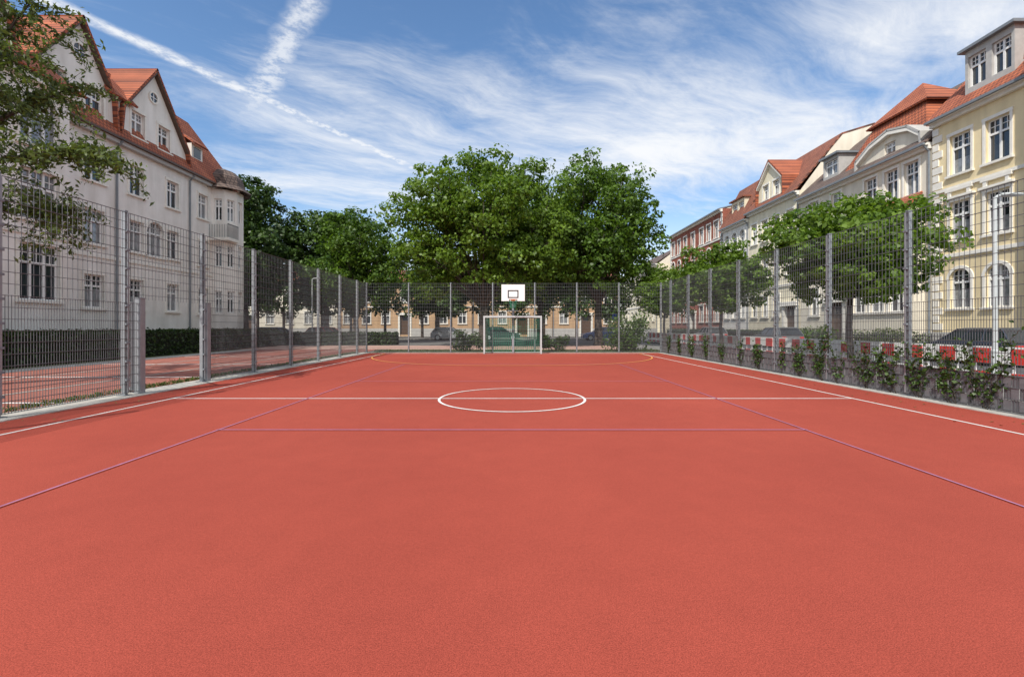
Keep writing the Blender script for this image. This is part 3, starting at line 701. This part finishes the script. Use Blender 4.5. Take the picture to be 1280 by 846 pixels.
b.box(W3,cx-.06,cx+.06,0,3.3,25.68,25.82,'steel'); b.obj('pole',R)
b=MB(); b.box(W3,cx-.04,cx+.04,3.1,3.2,24.62,25.68,'steel'); b.box(W3,cx-.04,cx+.04,2.85,2.93,24.95,25.68,'steel'); b.tube([(cx,24.7,3.1),(cx,25.66,2.6)],.03,'steel')
b.box(W3,cx-.3,cx+.3,2.35,2.40,25.60,25.67,'steel'); b.obj('bracket',R)
b=MB(); b.box(W3,cx-.63,cx+.63,2.87,3.76,24.57,24.61,'white'); yf=24.567
def bx(a,c,d,e,t): 
    b.box(W3,a,c,d,d+t,yf-.003,yf+.002,'black'); b.box(W3,a,c,e-t,e,yf-.003,yf+.002,'black'); b.box(W3,a,a+t,d+t,e-t,yf-.003,yf+.002,'black'); b.box(W3,c-t,c,d+t,e-t,yf-.003,yf+.002,'black')
bx(cx-.29,cx+.29,3.03,3.46,.06); b.obj('backboard',R)
b=MB(); ring=[(cx+.23*math.cos(t),24.26+.23*math.sin(t),2.93) for t in np.linspace(0,2*math.pi,25)]
b.tube(ring,.013,'orange',6,False); b.box(W3,cx-.08,cx+.08,2.86,2.95,24.48,24.565,'orange'); b.obj('rim',R)
b=MB()
for k in range(12):
    for s in(-1,1):
        pts=[(cx+(.22-.09*q)*math.cos(2*math.pi*k/12+s*q*.8),24.26+(.22-.09*q)*math.sin(2*math.pi*k/12+s*q*.8),2.92-.45*q) for q in(0,.25,.5,.75,1)]
        b.tube(pts,.008,'net',4,False)
b.obj('net',R)

# ------------------------------------------------------------ red/white barriers (continuous row)
M['redp']=mat('barrier_red',(.60,.04,.03),.4,.15,4); M['whitep']=mat('barrier_white',(.82,.81,.79),.4,.08,4)
y=6.0
while y<42:
    R=root('construction_barrier',(11.0,y+1,0)); b=MB(); Fq=lambda u,v,w,y=y,o=random.uniform(-.05,.05):(12.75+w+o,y+u,v)
    for k in range(4):
        m='redp' if k%2==0 else 'whitep'
        a=.01+k*.498
        for vv,hh in((.52,.40),(.14,.16)):
            p=[Fq(a,vv,-.03),Fq(a+.496,vv,-.03),Fq(a+.496,vv+hh,-.03),Fq(a,vv+hh,-.03),Fq(a,vv,.02),Fq(a+.496,vv,.02),Fq(a+.496,vv+hh,.02),Fq(a,vv+hh,.02)]
            b.add(p,[(0,1,2,3),(7,6,5,4),(0,4,5,1),(3,2,6,7),(0,3,7,4),(1,5,6,2)],m)
    b.obj('boards',R); b=MB()
    for u in(.05,.5,1.0,1.5,1.93): b.box(Fq,u-.025,u+.025,.05,.96,.021,.05,'whitep')
    b.box(Fq,.02,1.98,.925,.97,-.02,.0205,'whitep'); b.obj('uprights',R); b=MB()
    for u in(.1,1.88): b.box(Fq,u-.1,u+.1,-.02,.08,-.35,.35,'black')
    b.obj('feet',R); y+=2.03

# ------------------------------------------------------------ street lamp
def lamp(x,y,h):
    R=root('street_lamp',(x,y,0)); b=MB(); b.tube([(x,y,0),(x,y,.9),(x,y,.92),(x,y,h)],[.075,.075,.055,.04],'alu',14); b.tube([(x,y,0),(x,y,.05)],[.13,.12],'zinc',14)
    b.tube([(x,y,h-.05),(x+.06,y,h+.03),(x+.2,y,h+.05)],.03,'alu',8); b.obj('pole',R)
    b=MB(); n=8; sec=[(.12,.05,.03),(.2,.11,.05),(.45,.13,.05),(.66,.10,.035),(.72,.05,.02)]
    vv=[];ff=[]
    for sx,hw,hh in sec:
        for k in range(n): t=2*math.pi*k/n; vv.append((x+sx,y+hw*math.cos(t),h+.06+hh*math.sin(t)))
    for i in range(4):
        for k in range(n): ff.append((i*n+k,i*n+(k+1)%n,(i+1)*n+(k+1)%n,(i+1)*n+k))
    ff+= [tuple(range(n)),tuple(range(4*n,5*n))]
    b.add(vv,ff,'alu'); b.obj('luminaire',R,True)
lamp(12.15,11.45,4.75); lamp(-16.9,38.5,5.5)

# ------------------------------------------------------------ cars
def car(x,y,ang,col,kind='hatch'):
    R=root('parked_car' if kind!='van' else 'parked_van',(x,y,0)); c,s=math.cos(ang),math.sin(ang); z0=-.02
    F=lambda u,v,w:(x+c*u-s*w,y+s*u+c*w,v+z0)
    pm=mat('car_paint_'+kind,col,.25,.05,spec=.8); L_=4.2 if kind=='hatch' else 5.0; top=1.47 if kind=='hatch' else 2.05; belt=.92 if kind=='hatch' else 1.15
    h=L_/2
    if kind=='hatch': prof=[(-h,.32),(-h-.02,.62),(-h+.12,.88),(-h+.3,belt),(h-1.15,belt),(h-.35,.80),(h-.05,.66),(h,.45),(h-.03,.25),(-h+.05,.25)]
    else: prof=[(-h,.35),(-h,belt),(h-.9,belt),(h-.2,.95),(h,.7),(h-.02,.3),(-h+.03,.3)]
    b=MB(); vv=[]
    for w,ins,dz in [(-.86,.10,.06),(-.80,0,0),(.80,0,0),(.86,.10,.06)]:
        for u,v in prof: vv.append(F(u*(1-ins/h),v-dz*(1 if v>.5 else -1)*.6,w))
    n=len(prof); ff=[]
    for i in range(3):
        for k in range(n): ff.append((i*n+k,i*n+(k+1)%n,(i+1)*n+(k+1)%n,(i+1)*n+k))
    ff+=[tuple(range(n)),tuple(range(3*n,4*n))]
    b.add(vv,ff,pm)
    a0,a1,t0,t1=(-h+.12,h-1.2,-h+.55,h-1.95) if kind=='hatch' else (-h+.02,h-.75,-h+.12,h-1.35)
    g=[F(a0,belt-.02,-.79),F(a1,belt-.02,-.79),F(a1,belt-.02,.79),F(a0,belt-.02,.79),F(t0,top-.05,-.62),F(t1,top-.05,-.62),F(t1,top-.05,.62),F(t0,top-.05,.62)]
    b.add(g,[(0,1,5,4),(2,3,7,6),(1,2,6,5),(3,0,4,7)],'glass')
    b.obj('body',R); b=MB()
    q=[F(t0,top-.05,-.64),F(t1,top-.05,-.64),F(t1,top-.05,.64),F(t0,top-.05,.64),F(t0+.15,top,-.5),F(t1-.15,top,-.5),F(t1-.15,top,.5),F(t0+.15,top,.5)]
    b.add(q,[(0,1,5,4),(1,2,6,5),(2,3,7,6),(3,0,4,7),(4,5,6,7)],pm)
    for sgn in(-1,1):
        for f in(0,.36,.68,1):
            ub=a0+(a1-a0)*f; ut=t0+(t1-t0)*f; b.tube([F(ub,belt-.03,sgn*.80),F(ut,top-.05,sgn*.63)],.035,pm,5)
    b.obj('roof_and_pillars',R); b=MB()
    for u in(-h+.78,h-.82):
        for w in(-.80,.80):
            pts=lambda rr,ww:[F(u+rr*math.cos(t),.32+rr*math.sin(t),ww) for t in np.linspace(0,2*math.pi,20,endpoint=False)]
            A=pts(.32,w-.1);B=pts(.32,w+.1); b.add(A+B,[tuple(range(20)),tuple(range(20,40))]+[(k,(k+1)%20,20+(k+1)%20,20+k) for k in range(20)],'black')
            sg=1 if w>0 else -1; b.poly(pts(.2,w+sg*.106),'alu')
    b.obj('wheels',R); b=MB()
    for w in(-.6,.6): b.box(F,h-.12,h+.005,.6,.72,w-.16,w+.16,'frame'); b.box(F,-h-.03,-h+.1,.65,.82,w-.12,w+.12,'redp')
    b.box(F,-h-.035,-h+.02,.45,.56,-.26,.26,'frame'); b.obj('lights_and_plate',R)
car(-20.6,40.3,math.radians(4),(.12,.16,.24)); car(-16.2,40.5,math.radians(0),(.36,.04,.03)); car(-25.6,40.2,math.radians(0),(.20,.21,.23))
car(-6.8,50.5,0,(.30,.31,.32)); car(-1.2,50.6,0,(.05,.05,.06)); car(9.6,49,math.pi,(.03,.10,.32))
car(19,18.6,math.pi/2,(.03,.04,.06)); car(19.1,33,math.pi/2,(.13,.14,.15)); car(19.1,44,math.pi/2,(.25,.25,.26))

R=root('traffic_sign',(9.6,42.5,0)); b=MB(); b.tube([(9.6,42.5,0),(9.6,42.5,2.6)],.03,'steel',8); b.obj('post',R); b=MB()
M['blue']=mat('sign_blue',(.02,.08,.4),.4,.05)
b.add([(9.6+.3*math.cos(t),42.45,2.4+.3*math.sin(t)) for t in np.linspace(0,2*math.pi,20,endpoint=False)],[tuple(range(20))],'blue'); b.obj('disc',R)

# ------------------------------------------------------------ light
az=math.radians(28); el=math.radians(48)
s=Vector((-math.sin(az)*math.cos(el),-math.cos(az)*math.cos(el),math.sin(el)))
ld=bpy.data.lights.new('sun','SUN'); ld.energy=4.5; ld.angle=math.radians(.5); ld.color=(1,.955,.88)
lo=bpy.data.objects.new('sun',ld); lo.rotation_euler=s.to_track_quat('Z','Y').to_euler(); lo.location=(0,0,40); SC.collection.objects.link(lo)
w=bpy.data.worlds.new('World'); SC.world=w; w.use_nodes=True; nt=w.node_tree; L=nt.links; bg=nt.nodes['Background']
sky=nd(nt,'ShaderNodeTexSky',sky_type='NISHITA'); sky.sun_disc=False; sky.sun_elevation=el; sky.sun_rotation=math.pi+az
sky.air_density=1.0; sky.dust_density=.6; sky.ozone_density=1.6
def mth(op,a,b=None,c=None,clamp=False):
    n=nd(nt,'ShaderNodeMath',operation=op); n.use_clamp=clamp
    for i,q in enumerate((a,b,c)):
        if q is None: continue
        if isinstance(q,(int,float)): n.inputs[i].default_value=q
        else: L.new(q,n.inputs[i])
    return n.outputs[0]
def sstep(x,a,b):
    n=nd(nt,'ShaderNodeMapRange',interpolation_type='SMOOTHSTEP'); n.inputs['From Min'].default_value=a; n.inputs['From Max'].default_value=b
    L.new(x,n.inputs['Value']); return n.outputs[0]
def comb(x,y,z=0):
    n=nd(nt,'ShaderNodeCombineXYZ')
    for i,q in enumerate((x,y,z)):
        if isinstance(q,(int,float)): n.inputs[i].default_value=q
        else: L.new(q,n.inputs[i])
    return n.outputs[0]
def noise(v,sc,det=6,r=.55,dist=0):
    n=nd(nt,'ShaderNodeTexNoise'); n.inputs['Scale'].default_value=sc; n.inputs['Detail'].default_value=det; n.inputs['Roughness'].default_value=r; n.inputs['Distortion'].default_value=dist
    L.new(v,n.inputs['Vector']); return n.outputs['Fac']
tc=nd(nt,'ShaderNodeTexCoord'); sp=nd(nt,'ShaderNodeSeparateXYZ'); L.new(tc.outputs['Generated'],sp.inputs[0])
X,Y,Z=sp.outputs; zc=mth('MAXIMUM',Z,.04)
px=mth('DIVIDE',X,zc); py=mth('DIVIDE',Y,zc)
P2=comb(px,py)
wx=mth('MULTIPLY',mth('SUBTRACT',noise(P2,.8,2),.5),.8); wy=mth('MULTIPLY',mth('SUBTRACT',noise(comb(mth('ADD',px,17.3),py),.8,2),.5),.8)
ax=mth('ADD',px,wx); ay=mth('ADD',py,wy)
def streak(ang,sa,sb,sc,det,off,rough=.6):
    c,s_=math.cos(ang),math.sin(ang)
    al=mth('ADD',mth('MULTIPLY',ax,c*sa),mth('MULTIPLY',ay,s_*sa)); ac=mth('ADD',mth('MULTIPLY',ax,-s_*sb),mth('MULTIPLY',ay,c*sb))
    return noise(comb(mth('ADD',al,off),ac,off),sc,det,rough,.15)
n1=streak(math.radians(40),.7,2.6,1.0,8,3.1,.66); n2=streak(math.radians(12),.6,2.4,1.5,8,9.7,.68); n3=noise(comb(ax,ay,4.4),1.0,8,.68)
def gauss(cx_,cy_,sx,sy):
    a=mth('POWER',mth('DIVIDE',mth('SUBTRACT',px,cx_),sx),2); bq=mth('POWER',mth('DIVIDE',mth('SUBTRACT',py,cy_),sy),2)
    return mth('EXPONENT',mth('MULTIPLY',mth('ADD',a,bq),-1.0))
blob=mth('ADD',gauss(.75,2.5,1.1,.8),mth('MULTIPLY',gauss(-.9,3.2,.9,.8),.6))
blob=mth('ADD',blob,mth('MULTIPLY',gauss(1.4,1.45,.7,.22),.5))
blob=mth('SUBTRACT',blob,mth('MULTIPLY',gauss(-.1,1.45,.9,.28),.5))
blob=mth('SUBTRACT',blob,mth('MULTIPLY',gauss(-1.5,1.6,.7,.4),.4))
rear_fill=mth('SUBTRACT',1,sstep(py,-.2,1.1))        # unseen cloud added behind the viewer as white fill for the shaded facade
den=mth('ADD',mth('MULTIPLY',n1,.48),mth('MULTIPLY',n2,.30)); den=mth('ADD',den,mth('MULTIPLY',n3,.34))
den=mth('ADD',den,mth('ADD',mth('MULTIPLY',blob,.25),mth('MULTIPLY',rear_fill,.2)))
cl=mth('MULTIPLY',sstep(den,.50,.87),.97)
hz=sstep(py,2.8,8.0)
cl=mth('MAXIMUM',cl,mth('MULTIPLY',hz,.6))
def trail(x0,y0,dx,dy,w0,grow,fade0,fade1,amp,seed,lo=.3):
    l=math.hypot(dx,dy);dx/=l;dy/=l
    wob=mth('MULTIPLY',mth('SUBTRACT',noise(comb(px,py,seed),6,3),.5),.06)
    d=mth('ABSOLUTE',mth('ADD',mth('ADD',mth('MULTIPLY',mth('SUBTRACT',px,x0),dy),mth('MULTIPLY',mth('SUBTRACT',py,y0),-dx)),wob))
    wd=mth('MAXIMUM',mth('ADD',w0,mth('MULTIPLY',mth('SUBTRACT',py,y0),grow)),.012)
    q=mth('SUBTRACT',1,mth('DIVIDE',d,wd),clamp=True); q=sstep(q,0,.9)
    pf=sstep(noise(comb(px,py,seed+2),14,4,.7),.35,.62)
    f=mth('SUBTRACT',1,sstep(py,fade0,fade1)); return mth('MULTIPLY',mth('MULTIPLY',q,f),mth('MULTIPLY',mth('ADD',mth('MULTIPLY',pf,1-lo),lo),amp))
c1=trail(-1.39,1.47,.86,1.56,.056,.014,2.95,3.3,.88,1.0,.4); c2=trail(-.625,1.395,-.655,.805,.065,.07,1.9,2.5,.72,6.0,.3)
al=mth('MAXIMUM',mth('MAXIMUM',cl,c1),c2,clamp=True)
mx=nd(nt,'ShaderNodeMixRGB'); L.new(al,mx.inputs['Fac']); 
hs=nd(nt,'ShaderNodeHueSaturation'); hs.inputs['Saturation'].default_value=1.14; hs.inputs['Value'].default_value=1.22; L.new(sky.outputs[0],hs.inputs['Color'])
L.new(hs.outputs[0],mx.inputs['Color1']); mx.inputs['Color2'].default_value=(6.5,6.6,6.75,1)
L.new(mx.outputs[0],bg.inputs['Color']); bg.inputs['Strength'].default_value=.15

# ------------------------------------------------------------ camera
cd=bpy.data.cameras.new('camera'); cd.lens=16; cd.sensor_width=36; cd.shift_y=-15/1280; cd.clip_end=3000; cd.clip_start=.05
co=bpy.data.objects.new('camera',cd); co.location=(0,0,1.5); co.rotation_euler=(math.pi/2,0,0); SC.collection.objects.link(co); SC.camera=co
